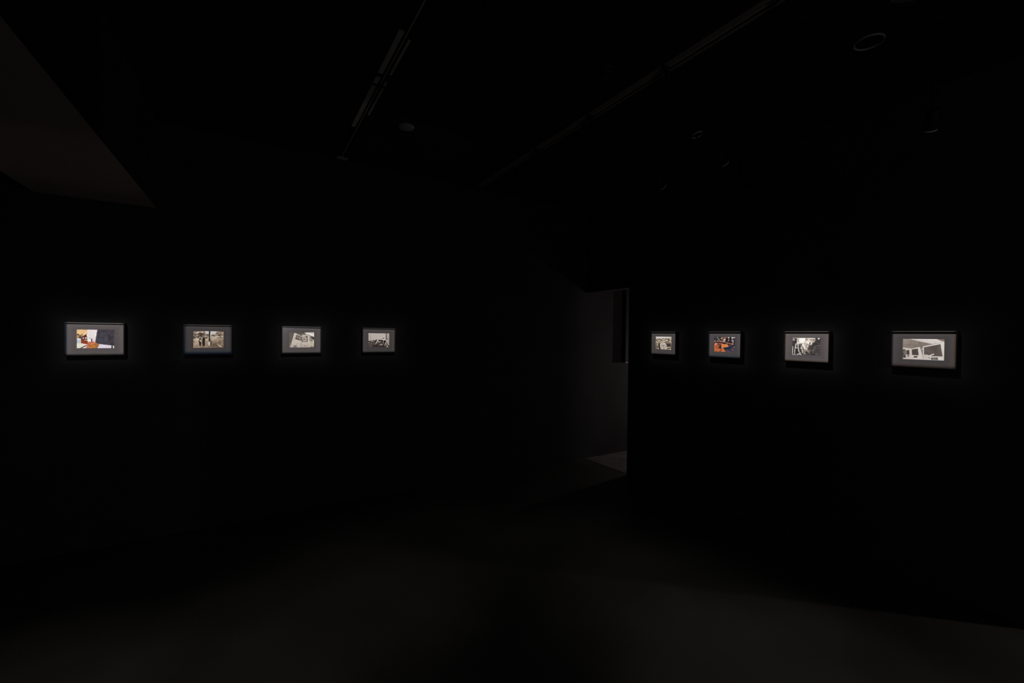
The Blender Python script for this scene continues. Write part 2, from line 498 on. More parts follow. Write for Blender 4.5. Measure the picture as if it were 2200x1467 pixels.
def p1():
    s = Sheet([(540, 475), (1530, 478), (1535, 960), (540, 965)], (226, 216, 214), 1)
    s.rect(530, 470, 812, 760, (226, 184, 134))
    s.mottle([(530, 470), (812, 470), (812, 640), (530, 640)], (238, 206, 158), 5, 0.4, 0.9, 0.8)
    s.grad(820, 500, 1040, 500, (232, 222, 226), 0.6)
    s.poly([(1040, 470), (1082, 470), (1026, 832), (996, 832)], (246, 236, 240))
    s.poly([(1080, 470), (1540, 470), (1540, 897), (1018, 838)], (64, 57, 66))
    s.mottle([(1080, 560), (1300, 560), (1420, 880), (1030, 838)], (72, 80, 92), 4, 0.25, 0.8, 0.7)
    s.line([(1082, 478), (1028, 820)], 26, (98, 92, 108), 0.5)
    s.poly([(660, 735), (830, 775), (1000, 800), (1125, 856), (1062, 968), (785, 968), (825, 862), (655, 832)], (192, 112, 66))
    s.poly([(655, 730), (830, 770), (822, 850), (655, 832)], (140, 62, 40))
    s.poly([(810, 850), (890, 840), (860, 968), (785, 968)], (206, 118, 96))
    s.poly([(880, 868), (1110, 870), (1062, 968), (865, 968)], (186, 122, 58))
    s.ell(960, 835, 50, 18, (218, 140, 110), 0.7)
    s.rect(530, 590, 545, 640, (60, 50, 50))
    s.ell(580, 602, 30, 12, (38, 28, 30))
    s.line([(545, 622), (660, 632)], 12, (44, 34, 36))
    s.rect(610, 630, 655, 706, (58, 46, 52))
    s.ell(582, 668, 18, 16, (226, 150, 80))
    s.rect(556, 680, 620, 708, (120, 100, 96))
    s.ell(690, 612, 34, 22, (206, 160, 108))
    s.poly([(710, 640), (800, 608), (800, 664), (690, 668)], (96, 34, 36))
    s.rect(745, 610, 800, 640, (50, 36, 40))
    s.rect(660, 655, 810, 740, (104, 50, 46))
    s.poly([(700, 684), (730, 680), (740, 712), (692, 716)], (214, 202, 198))
    s.poly([(764, 682), (790, 678), (802, 708), (758, 714)], (226, 216, 212))
    s.rect(706, 716, 716, 730, (70, 44, 44))
    s.rect(776, 712, 788, 730, (70, 44, 44))
    s.line([(668, 660), (690, 640), (706, 668)], 10, (60, 40, 44))
    s.line([(735, 645), (760, 690)], 9, (58, 36, 40))
    s.line([(690, 725), (740, 725), (812, 722)], 10, (60, 40, 42))
    s.line([(800, 640), (818, 738)], 10, (60, 44, 48))
    s.rect(530, 708, 656, 832, (192, 196, 202))
    s.rect(530, 708, 556, 832, (150, 154, 164))
    s.poly([(530, 832), (700, 838), (806, 872), (806, 886), (630, 968), (530, 968)], (232, 224, 208))
    s.poly([(600, 968), (660, 968), (800, 898), (790, 878)], (70, 52, 54))
    s.poly([(680, 968), (795, 906), (786, 968)], (230, 218, 214))
    s.rect(832, 704, 922, 802, (246, 240, 240))
    s.rect(914, 712, 944, 790, (48, 44, 50))
    s.line([(848, 712), (908, 712)], 9, (60, 56, 60))
    s.line([(850, 796), (934, 802)], 8, (66, 50, 50))
    s.rect(948, 730, 1000, 770, (222, 210, 204), 0.5)
    s.poly([(950, 785), (1000, 780), (1004, 832), (960, 815)], (222, 116, 66))
    s.poly([(1128, 862), (1460, 895), (1446, 968), (1062, 968)], (228, 217, 230))
    s.line([(1122, 866), (1062, 966)], 12, (60, 44, 50))
    s.rect(1450, 894, 1496, 962, (62, 52, 62))
    s.ell(1516, 930, 22, 28, (240, 232, 236))
    s.grain([(530, 560), (830, 560), (830, 740), (530, 740)], 22, 0.35, 30)
    s.grain([(790, 850), (1120, 850), (1060, 968), (790, 968)], 18, 0.18, 30)
    s.grain([(1030, 470), (1540, 470), (1540, 897), (1018, 838)], 9, 0.16, 20)
    s.contrast = 1.06
    return s

def p2():
    s = Sheet([(680, 500), (1465, 508), (1465, 940), (683, 940)], (165, 141, 118), 2)
    s.rect(670, 495, 1475, 705, (168, 148, 128))
    s.poly([(670, 495), (985, 495), (1000, 600), (985, 660), (670, 660)], (128, 110, 96))
    s.mottle([(670, 495), (985, 495), (1000, 640), (670, 640)], (182, 162, 142), 8, 0.42, 0.68)
    s.ell(890, 600, 100, 52, (98, 82, 72))
    s.mottle([(780, 540), (995, 540), (995, 650), (780, 650)], (140, 122, 106), 9, 0.45, 0.75, 0.8)
    s.poly([(972, 500), (1078, 500), (1070, 580), (1020, 610), (1000, 570)], (228, 208, 190))
    s.ell(1040, 610, 35, 35, (112, 98, 86))
    s.poly([(1112, 500), (1300, 500), (1236, 590), (1180, 605), (1112, 650)], (226, 206, 186))
    s.ell(1190, 625, 55, 34, (104, 90, 78))
    s.poly([(1300, 500), (1475, 500), (1475, 636), (1230, 640), (1240, 590)], (150, 132, 114))
    s.mottle([(1290, 500), (1475, 500), (1475, 630), (1236, 630)], (82, 68, 60), 8, 0.4, 0.62)
    s.rect(1110, 636, 1475, 692, (216, 196, 176))
    for k, x in enumerate(range(1130, 1470, 27)):
        s.rect(x, 648+(k % 3)*8, x+8+(k % 2)*5, 692, (120, 102, 90), 0.8)
    s.rect(670, 655, 1075, 702, (186, 166, 146))
    s.mottle([(670, 640), (1075, 640), (1075, 700), (670, 700)], (92, 76, 68), 9, 0.4, 0.6)
    s.line([(745, 640), (790, 700)], 14, (216, 196, 178))
    s.line([(690, 640), (740, 690)], 12, (82, 68, 62))
    s.rect(670, 702, 1475, 760, (188, 164, 138))
    s.grad(900, 760, 1300, 940, (118, 98, 80), 0.85)
    s.rect(1125, 700, 1475, 725, (170, 148, 124), 0.7)
    s.mottle([(1120, 800), (1475, 820), (1475, 945), (1000, 945)], (92, 76, 64), 6, 0.4, 0.8, 0.7)
    s.line([(680, 725), (800, 722)], 10, (210, 190, 168), 0.7)
    s.line([(680, 800), (830, 815)], 8, (196, 172, 146), 0.7)
    s.poly([(1285, 858), (1330, 852), (1420, 906), (1370, 914)], (196, 176, 154))
    s.line([(1420, 850), (1465, 856)], 14, (176, 156, 134))
    s.poly([(1074, 495), (1116, 495), (1112, 758), (1074, 768)], (58, 47, 46))
    s.line([(1112, 720), (1150, 730), (1112, 748)], 8, (120, 100, 86))
    s.poly([(1104, 745), (1176, 785), (1165, 800), (1100, 770)], (82, 66, 56))
    s.poly([(1060, 782), (1112, 772), (1104, 886), (1060, 880)], (196, 174, 152))
    s.poly([(1112, 775), (1150, 805), (1112, 890), (1104, 886)], (96, 78, 66))
    s.poly([(826, 720), (852, 686), (880, 716), (890, 790), (878, 890), (838, 890), (820, 770)], (50, 42, 40))
    s.poly([(840, 722), (872, 744), (886, 790), (856, 775)], (224, 206, 190))
    s.ell(852, 668, 16, 14, (208, 188, 170))
    s.ell(852, 692, 17, 16, (52, 42, 40))
    s.poly([(912, 700), (930, 660), (965, 662), (988, 720), (975, 800), (980, 895), (920, 900), (906, 800)], (54, 44, 40))
    s.line([(892, 720), (925, 662)], 12, (222, 204, 186))
    s.line([(948, 830), (948, 900)], 8, (120, 100, 86), 0.7)
    s.line([(900, 760), (896, 880)], 12, (176, 154, 132), 0.7)
    s.grain([(670, 495), (1000, 495), (1000, 700), (670, 700)], 22, 0.42, 34)
    s.grain([(1130, 495), (1475, 495), (1475, 700), (1130, 700)], 22, 0.36, 34)
    s.grain([(670, 702), (1475, 702), (1475, 945), (670, 945)], 12, 0.16, 26)
    s.contrast, s.desat = 1.18, 0.22
    return s

def p3():
    s = Sheet([(752, 557), (1532, 557), (1530, 1022), (755, 1035)], (92, 85, 79), 3)
    s.mottle([(740, 550), (930, 550), (800, 1040), (740, 1040)], (108, 101, 94), 7, 0.3, 0.8, 0.7)
    s.rect(1385, 640, 1540, 1040, (160, 150, 138))
    s.poly([(1385, 826), (1540, 800), (1540, 1000), (1400, 1010), (1385, 1000)], (190, 180, 164))
    s.mottle([(1385, 826), (1540, 800), (1540, 1000), (1385, 1010)], (160, 148, 130), 8, 0.4, 0.8, 0.8)
    s.poly([(1395, 1002), (1540, 975), (1540, 1000), (1420, 1020)], (88, 78, 70))
    s.poly([(1140, 628), (1320, 632), (1300, 652), (1160, 682)], (172, 163, 153))
    s.poly([(1215, 552), (1540, 552), (1540, 692), (1500, 690), (1400, 645), (1262, 610)], (216, 209, 202))
    s.line([(1250, 570), (1380, 600), (1500, 590)], 14, (182, 174, 168), 0.8)
    s.line([(1330, 610), (1430, 620), (1530, 680)], 22, (232, 226, 220))
    s.poly([(1395, 690), (1470, 685), (1540, 700), (1540, 782), (1484, 775)], (70, 62, 58))
    s.poly([(1385, 715), (1484, 790), (1480, 815), (1390, 832)], (146, 136, 122))
    s.line([(1390, 832), (1484, 818)], 8, (96, 86, 78))
    s.poly([(912, 602), (945, 586), (1150, 690), (1335, 642), (1382, 660), (1392, 1026), (800, 1040)], (192, 181, 170))
    s.grad(1000, 850, 980, 1030, (170, 158, 146), 0.35)
    s.line([(920, 600), (806, 1034)], 18, (212, 203, 194))
    s.line([(940, 592), (1148, 690)], 12, (216, 207, 198))
    s.line([(1160, 686), (1340, 646)], 12, (216, 207, 198))
    s.poly([(985, 636), (1148, 696), (1128, 808), (944, 762)], (70, 61, 57))
    s.poly([(1000, 655), (1120, 700), (1108, 775), (975, 745)], (138, 128, 119))
    s.line([(1040, 662), (1030, 750)], 12, (84, 74, 68))
    s.line([(1080, 690), (1066, 760)], 14, (100, 90, 83))
    s.ell(1090, 760, 28, 14, (186, 176, 166))
    s.line([(950, 765), (1125, 808)], 12, (60, 52, 48))
    s.poly([(1165, 705), (1322, 664), (1322, 848), (1140, 848)], (104, 94, 87))
    s.poly([(1166, 708), (1282, 682), (1290, 740), (1166, 748)], (156, 146, 136))
    s.rect(1280, 668, 1322, 712, (70, 61, 57))
    s.poly([(1172, 752), (1300, 742), (1290, 832), (1176, 832)], (186, 176, 167))
    s.line([(1195, 795), (1225, 772), (1262, 792)], 22, (80, 70, 64))
    s.rect(1298, 760, 1322, 848, (66, 58, 53))
    s.line([(1135, 846), (1322, 846)], 8, (72, 63, 58))
    s.line([(1146, 700), (1118, 1024)], 9, (128, 117, 108))
    s.ell(940, 990, 55, 22, (96, 86, 78), 0.9, 0.5)
    s.ell(1270, 975, 70, 26, (150, 138, 128), 0.7, 0.6)
    s.line([(800, 1030), (1010, 1024)], 14, (150, 140, 132))
    s.line([(1020, 1024), (1392, 1022)], 10, (206, 198, 190))
    s.grain([(1390, 690), (1540, 690), (1540, 1030), (1390, 1030)], 20, 0.18, 30)
    s.grain([(740, 550), (1540, 550), (1540, 1040), (740, 1040)], 16, 0.06, 30)
    s.contrast = 1.08
    return s

def p4():
    s = Sheet([(752, 588), (1415, 592), (1415, 1022), (752, 1030)], (178, 167, 160), 4)
    s.grad(752, 600, 1200, 760, (186, 177, 172), 0.6)
    s.rect(740, 580, 1425, 612, (192, 183, 176), 0.6)
    s.rect(1326, 580, 1425, 1030, (168, 156, 148))
    s.mottle([(1326, 740), (1425, 740), (1425, 920), (1326, 900)], (132, 120, 112), 6, 0.3, 0.8, 0.8)
    s.line([(822, 660), (826, 770), (842, 830)], 14, (120, 111, 106), 0.8)
    s.rect(1300, 580, 1325, 800, (48, 42, 40))
    s.poly([(745, 860), (772, 822), (812, 845), (850, 868), (882, 840), (905, 796), (946, 800), (966, 836), (1000, 782), (1020, 836),
            (1048, 850), (1082, 786), (1120, 800), (1190, 792), (1222, 806), (1290, 806), (1330, 850), (1425, 980), (1425, 1030), (745, 1030)], (64, 55, 51))
    s.mottle([(750, 840), (1240, 820), (1240, 960), (750, 960)], (164, 150, 140), 11, 0.5, 0.66)
    s.mottle([(750, 830), (1240, 800), (1240, 1030), (750, 1030)], (34, 28, 27), 11, 0.5, 0.8, 0.9)
    s.ell(775, 830, 14, 12, (52, 44, 42))
    s.ell(820, 856, 22, 18, (42, 35, 34))
    s.ell(778, 888, 18, 13, (216, 205, 196))
    s.ell(930, 812, 26, 16, (150, 138, 130))
    s.ell(1000, 808, 20, 28, (46, 39, 37))
    s.line([(1035, 840), (1000, 890), (962, 938)], 20, (206, 193, 184))
    s.ell(925, 930, 12, 12, (196, 184, 176))
    s.ell(1085, 850, 20, 22, (176, 162, 152))
    s.poly([(1120, 800), (1212, 796), (1224, 900), (1150, 908)], (44, 36, 33))
    s.ell(1090, 812, 26, 22, (46, 38, 36))
    s.ell(1232, 784, 36, 38, (196, 184, 174))
    s.ell(1222, 752, 24, 14, (60, 52, 48))
    s.poly([(1250, 806), (1302, 816), (1296, 900), (1236, 905)], (50, 42, 40))
    s.line([(1225, 830), (1222, 895)], 16, (176, 163, 154))
    s.ell(1115, 975, 20, 22, (226, 216, 208))
    s.line([(1120, 960), (1200, 932)], 18, (186, 172, 162))
    s.line([(1128, 900), (1170, 930)], 12, (170, 156, 147))
    s.line([(1306, 820), (1415, 972)], 14, (208, 197, 188))
    s.line([(1300, 880), (1360, 1000)], 16, (198, 186, 177))
    s.line([(1330, 880), (1400, 1010)], 14, (58, 50, 48))
    s.line([(1300, 880), (1268, 965)], 14, (190, 178, 168))
    s.line([(1310, 1018), (1380, 1016)], 18, (206, 195, 187))
    s.poly([(745, 925), (880, 915), (885, 1035), (745, 1035)], (84, 74, 70))
    s.poly([(885, 960), (1240, 960), (1290, 1035), (885, 1035)], (54, 47, 46), 0.9)
    for k in range(26):
        hx, hy = 760+k*17.5+s.rng.rand()*8, 838+s.rng.rand()*70-(k % 4)*8
        s.ell(hx, hy, 9+s.rng.rand()*6, 10+s.rng.rand()*6, (36, 30, 29))
        s.ell(hx+3, hy+16, 7, 8, (168, 154, 144), 0.85)
    s.line([(1035, 840), (1000, 890), (962, 938)], 15, (210, 197, 188))
    s.grain([(745, 830), (1310, 800), (1310, 1030), (745, 1030)], 26, 0.36, 36)
    s.contrast = 1.10
    return s

def p5():
    s = Sheet([(712, 610), (1335, 622), (1325, 1135), (705, 1118)], (138, 123, 104), 5)
    s.mottle([(700, 600), (1345, 600), (1345, 1140), (700, 1140)], (92, 80, 68), 9, 0.35, 0.6)
    s.mottle([(700, 600), (1345, 600), (1345, 1140), (700, 1140)], (196, 182, 162), 11, 0.6, 0.74)
    s.rect(700, 600, 1345, 690, (206, 196, 190))
    s.ell(960, 640, 220, 28, (232, 224, 220), 0.9, 0.6)
    s.rect(1240, 620, 1345, 700, (186, 172, 154), 0.8)
    s.rect(700, 682, 1345, 700, (150, 136, 120))
    s.line([(760, 715), (840, 700), (960, 720)], 16, (190, 176, 158))
    s.line([(770, 760), (850, 735), (930, 745)], 20, (84, 72, 62))
    s.poly([(960, 720), (1140, 715), (1150, 800), (1080, 850), (980, 800)], (164, 148, 124), 0.8)
    s.line([(1090, 730), (1090, 800)], 12, (206, 190, 166), 0.6)
    s.line([(1150, 780), (1190, 770)], 22, (206, 190, 168))
    s.line([(1130, 850), (1280, 720)], 22, (86, 74, 68))
    s.line([(800, 800), (870, 770), (930, 790), (990, 850)], 28, (200, 185, 164))
    s.ell(875, 850, 70, 50, (100, 87, 75))
    s.mottle([(800, 800), (950, 800), (950, 900), (800, 900)], (150, 135, 116), 10, 0.42, 0.6)
    s.poly([(700, 800), (770, 790), (820, 960), (830, 1130), (700, 1130)], (96, 84, 72))
    s.mottle([(700, 740), (800, 740), (830, 1130), (700, 1130)], (164, 150, 130), 10, 0.45, 0.65)
    s.line([(762, 830), (805, 950)], 16, (186, 172, 152))
    s.poly([(820, 890), (890, 900), (905, 1130), (830, 1130)], (66, 56, 50))
    s.ell(820, 1085, 20, 26, (206, 192, 178))
    s.ell(1215, 940, 84, 86, (84, 73, 66))
    s.ell(1230, 970, 55, 45, (62, 53, 49))
    s.ell(1230, 860, 70, 36, (140, 126, 110))
    s.poly([(886, 905), (985, 845), (1075, 868), (1142, 970), (1134, 1122), (912, 1122)], (214, 198, 182))
    s.poly([(1030, 930), (1066, 940), (1066, 1120), (1042, 1120)], (150, 134, 122))
    s.poly([(955, 890), (1000, 860), (1020, 900)], (96, 82, 74))
    s.line([(890, 915), (990, 850), (1035, 905)], 12, (232, 218, 202))
    s.line([(1066, 885), (1138, 975)], 12, (232, 218, 202))
    for x, y in ((948, 985), (1010, 985), (946, 1032), (1010, 1034), (944, 1090), (1008, 1092), (960, 932), (1108, 1000), (1108, 1058), (1084, 945)):
        s.rect(x-17, y-12, x+17, y+13, (72, 60, 56))
    s.ell(1268, 716, 20, 18, (240, 232, 230))
    s.ell(1308, 842, 18, 26, (198, 184, 168))
    s.poly([(1145, 1040), (1280, 1035), (1290, 1110), (1150, 1100)], (146, 130, 98))
    s.line([(1160, 1025), (1230, 1035), (1270, 1028)], 14, (206, 190, 160))
    s.ell(1230, 1080, 40, 24, (104, 92, 70))
    s.ell(1298, 1118, 22, 14, (216, 206, 200))
    s.rect(1285, 950, 1345, 1100, (100, 90, 80), 0.7)
    s.grain([(700, 690), (1345, 690), (1345, 1140), (700, 1140)], 24, 0.40, 36)
    s.contrast = 1.12
    return s

def p6():
    s = Sheet([(655, 505), (1315, 508), (1300, 970), (645, 968)], (44, 42, 52), 6)
    s.mottle([(640, 500), (1000, 500), (1000, 690), (640, 690)], (72, 68, 66), 8, 0.5, 0.8, 0.7)
    s.poly([(640, 500), (780, 500), (790, 620), (640, 620)], (46, 50, 64))
    s.line([(740, 515), (790, 560)], 20, (170, 140, 120))
    s.line([(770, 540), (836, 636)], 20, (146, 150, 92))
    s.ell(900, 545, 26, 28, (204, 142, 106))
    s.line([(925, 525), (1060, 515)], 20, (150, 106, 80))
    s.ell(1000, 540, 20, 22, (206, 138, 108))
    s.ell(1046, 516, 18, 12, (206, 146, 96))
    s.poly([(930, 585), (1010, 560), (1020, 660), (950, 665)], (208, 184, 164))
    s.line([(885, 590), (900, 640)], 24, (90, 50, 44))
    s.ell(672, 640, 24, 28, (196, 118, 92))
    s.ell(770, 642, 36, 20, (172, 102, 80))
    s.line([(840, 640), (940, 655)], 30, (176, 108, 84))
    s.rect(640, 672, 940, 694, (34, 34, 46))
    s.poly([(646, 700), (790, 694), (1065, 735), (1112, 800), (925, 828), (1022, 975), (640, 975)], (202, 110, 68))
    s.poly([(890, 722), (1065, 735), (1112, 800), (925, 828), (890, 800)], (238, 128, 68))
    s.mottle([(640, 760), (920, 760), (1020, 975), (640, 975)], (166, 84, 52), 9, 0.5, 0.8, 0.8)
    s.line([(650, 860), (780, 850)], 8, (226, 130, 84))
    s.line([(720, 920), (960, 880)], 7, (150, 76, 48))
    s.ell(905, 832, 18, 16, (246, 160, 110))
    s.rect(694, 694, 722, 760, (230, 160, 126))
    s.rect(668, 700, 684, 756, (166, 76, 48))
    s.rect(762, 692, 800, 760, (42, 48, 66))
    s.ell(845, 740, 38, 22, (84, 66, 70))
    s.rect(808, 735, 882, 862, (64, 40, 42))
    s.rect(820, 745, 868, 768, (104, 86, 88))
    s.poly([(778, 835), (884, 830), (882, 868), (780, 868)], (46, 28, 30))
    s.poly([(930, 670), (1060, 690), (1040, 735), (930, 720)], (40, 30, 38))
    s.line([(955, 630), (1060, 715)], 28, (172, 120, 96))
    s.poly([(1010, 580), (1040, 530), (1100, 520), (1200, 520), (1260, 640), (1265, 730), (1120, 748), (1000, 680)], (32, 31, 42))
    s.ell(1125, 585, 22, 36, (188, 112, 84))
    s.ell(1108, 612, 16, 16, (214, 190, 186))
    s.line([(1050, 672), (1150, 712), (1245, 722)], 28, (176, 118, 84))
    s.line([(1244, 632), (1236, 720)], 24, (190, 152, 128))
    s.poly([(1085, 500), (1160, 500), (1140, 540), (1092, 545)], (206, 212, 246))
    s.ell(1160, 560, 40, 48, (28, 27, 36), 0.9)
    s.poly([(1180, 502), (1320, 505), (1312, 530), (1250, 535), (1228, 560)], (216, 222, 250))
    s.ell(1212, 575, 10, 16, (206, 110, 100))
    s.rect(1200, 600, 1262, 640, (196, 190, 200), 0.7)
    s.poly([(1265, 545), (1325, 540), (1325, 740), (1265, 740)], (52, 48, 56))
    s.poly([(1112, 742), (1325, 742), (1320, 975), (1024, 975), (940, 830), (1100, 806)], (72, 62, 76))
    s.poly([(945, 832), (1150, 790), (1260, 740), (1260, 790), (1150, 880), (1000, 905)], (38, 42, 58))
    s.rect(1250, 745, 1300, 795, (44, 48, 62))
    s.line([(1262, 806), (1318, 812)], 16, (156, 118, 102))
    s.line([(1270, 850), (1310, 860)], 14, (44, 42, 54))
    s.line([(950, 826), (1108, 800)], 7, (240, 190, 150), 0.6)
    s.grain([(640, 500), (1010, 500), (1010, 690), (640, 690)], 24, 0.40, 34)
    s.grain([(640, 690), (1112, 720), (1022, 975), (640, 975)], 18, 0.20, 30)
    s.grain([(1000, 500), (1325, 500), (1325, 975), (1030, 975)], 14, 0.25, 28)
    return s

def p7():
    s = Sheet([(655, 440), (1385, 445), (1375, 893), (645, 880)], (62, 56, 57), 7)
    s.mottle([(640, 430), (800, 430), (800, 700), (640, 700)], (94, 86, 84), 8, 0.5, 0.8, 0.8)
    s.line([(660, 450), (780, 446)], 16, (222, 212, 202))
    s.ell(686, 496, 36, 24, (186, 176, 166))
    s.line([(640, 520), (740, 470)], 8, (60, 54, 54))
    s.poly([(776, 435), (1248, 435), (1250, 536), (1190, 560), (1150, 630), (1080, 640), (1060, 700), (1020, 770), (950, 730), (915, 640),
            (830, 590), (772, 590)], (226, 216, 204))
    s.ell(920, 510, 90, 62, (246, 241, 234))
    s.mottle([(990, 440), (1248, 440), (1248, 530), (1060, 690), (980, 690)], (156, 143, 130), 9, 0.45, 0.65, 0.8)
    s.line([(1005, 460), (985, 560), (950, 660)], 8, (150, 138, 128))
    s.line([(790, 440), (800, 600)], 10, (130, 120, 114))
    s.line([(822, 470), (812, 560)], 12, (110, 100, 96))
    for (x, y, r) in ((1110, 590, 26), (1175, 555, 20), (1085, 650, 22), (1200, 520, 16), (1140, 640, 26), (1060, 700, 20), (1230, 560, 26)):
        s.ell(x, y, r*0.6, r*1.5, (66, 60, 60))
    s.ell(1135, 595, 14, 28, (226, 217, 206))
    s.ell(1180, 545, 9, 18, (230, 222, 212))
    s.poly([(1248, 430), (1395, 430), (1395, 640), (1260, 650), (1240, 540)], (68, 62, 63))
    s.poly([(1290, 448), (1366, 446), (1318, 490)], (226, 218, 210))
    s.poly([(735, 590), (905, 592), (905, 730), (700, 725)], (112, 102, 97))
    s.mottle([(700, 590), (905, 592), (930, 870), (660, 870)], (58, 51, 51), 9, 0.38, 0.6, 0.9)
    s.mottle([(735, 590), (905, 592), (905, 730), (700, 725)], (182, 170, 160), 10, 0.5, 0.68)
    s.line([(690, 715), (900, 716)], 7, (150, 138, 132))
    s.mottle([(930, 690), (1080, 660), (1080, 890), (940, 890)], (160, 145, 128), 10, 0.42, 0.65, 0.9)
    for x, y0, y1, c in ((985, 740, 840, 150), (1012, 660, 740, 170), (1052, 700, 760, 110), (1105, 730, 860, 118), (1140, 740, 800, 100), (1185, 740, 820, 132), (1215, 700, 760, 104), (1320, 770, 830, 104)):
        s.line([(x, y0), (x-6, y1)], 18, (c, c*0.93, c*0.9))
    s.poly([(1090, 640), (1395, 640), (1395, 700), (1080, 720)], (72, 65, 65))
    s.line([(1215, 700), (1285, 642), (1395, 628)], 12, (118, 109, 106))
    s.rect(1230, 690, 1395, 900, (82, 75, 76), 0.7)
    s.line([(1215, 838), (1290, 846)], 8, (130, 121, 118))
    s.line([(664, 662), (654, 872)], 16, (238, 231, 224))
    s.line([(742, 600), (735, 700), (716, 740), (712, 862)], 15, (232, 225, 218))
    s.line([(803, 560), (806, 700), (826, 800), (866, 834)], 18, (240, 233, 226))
    s.line([(890, 720), (912, 826)], 10, (196, 186, 178))
    s.line([(906, 640), (910, 760), (924, 832)], 15, (236, 229, 221))
    s.line([(640, 876), (790, 880)], 14, (236, 230, 225))
    s.line([(790, 866), (840, 850), (890, 884)], 22, (232, 226, 220))
    s.ell(826, 878, 26, 9, (44, 38, 38))
    s.line([(890, 890), (1380, 897)], 9, (150, 141, 140))
    s.grain([(640, 580), (930, 580), (930, 895), (640, 895)], 24, 0.20, 34)
    s.grain([(930, 430), (1395, 430), (1395, 900), (930, 900)], 22, 0.20, 34)
    s.contrast = 1.08
    return s

def p8():
    s = Sheet([(628, 493), (1562, 507), (1552, 985), (620, 945)], (146, 134, 124), 8)
    s.grad(700, 520, 1000, 690, (124, 111, 101), 0.8)
    s.line([(846, 530), (800, 640)], 8, (108, 96, 88), 0.7)
    s.line([(640, 620), (1080, 660)], 8, (108, 96, 88), 0.7)
    s.ell(1022, 600, 18, 9, (92, 82, 75))
    s.poly([(740, 485), (900, 485), (1350, 495), (1575, 572), (1300, 618), (1180, 592), (960, 545)], (216, 204, 199))
    s.line([(900, 510), (1200, 560), (1380, 580)], 8, (190, 178, 172))
    s.line([(1100, 505), (1480, 570)], 7, (232, 222, 217))
    s.poly([(1370, 500), (1575, 500), (1575, 575), (1480, 550)], (124, 111, 101))
    s.poly([(612, 690), (850, 714), (1025, 682), (1088, 880), (1095, 965), (612, 955)], (216, 205, 196))
    s.poly([(625, 720), (700, 728), (712, 912), (625, 935)], (122, 111, 100))
    s.mottle([(625, 720), (700, 728), (712, 912), (625, 935)], (64, 56, 52), 16, 0.4, 0.7)
    s.line([(640, 718), (830, 722)], 10, (180, 168, 158))
    s.poly([(708, 752), (786, 742), (792, 850), (714, 852)], (80, 71, 66))
    s.poly([(838, 735), (980, 714), (998, 866), (846, 856)], (78, 69, 65))
    s.line([(812, 735), (816, 915)], 10, (196, 184, 174))
    s.line([(700, 880), (720, 912), (800, 916)], 7, (170, 158, 148))
    s.rect(735, 866, 786, 890, (72, 62, 58))
    s.rect(886, 880, 968, 914, (64, 55, 52))
    s.line([(842, 900), (880, 915)], 8, (176, 164, 154))
    s.poly([(1040, 694), (1090, 684), (1100, 880), (1082, 884)], (126, 115, 107))
    s.ell(1076, 728, 18, 10, (216, 206, 198))
    s.poly([(1088, 672), (1480, 592), (1575, 572), (1565, 1000), (1100, 965)], (222, 211, 205))
    s.poly([(1112, 688), (1472, 622), (1516, 892), (1260, 884), (1116, 862)], (88, 78, 73))
    s.mottle([(1112, 688), (1472, 622), (1516, 892), (1116, 862)], (106, 95, 90), 6, 0.35, 0.8, 0.6)
    s.line([(1484, 600), (1530, 890)], 10, (242, 233, 227))
    s.line([(1100, 680), (1104, 870)], 9, (240, 231, 225))
    s.ell(1155, 898, 84, 52, (206, 196, 188))
    s.line([(1080, 920), (1140, 862)], 10, (164, 152, 144))
    s.line([(1212, 884), (1322, 842)], 24, (222, 212, 205))
    s.line([(1225, 896), (1240, 935)], 16, (136, 124, 117))
    s.line([(1180, 900), (1215, 940)], 7, (172, 160, 152))
    s.poly([(1262, 915), (1412, 912), (1420, 968), (1276, 962)], (88, 78, 76))
    s.ell(1350, 942, 50, 16, (120, 110, 107))
    s.ell(1318, 942, 10, 10, (176, 165, 160))
    s.line([(615, 938), (1100, 962), (1560, 982)], 12, (228, 218, 212))
    s.grain([(612, 485), (1575, 485), (1575, 1000), (612, 1000)], 18, 0.045, 30)
    return s

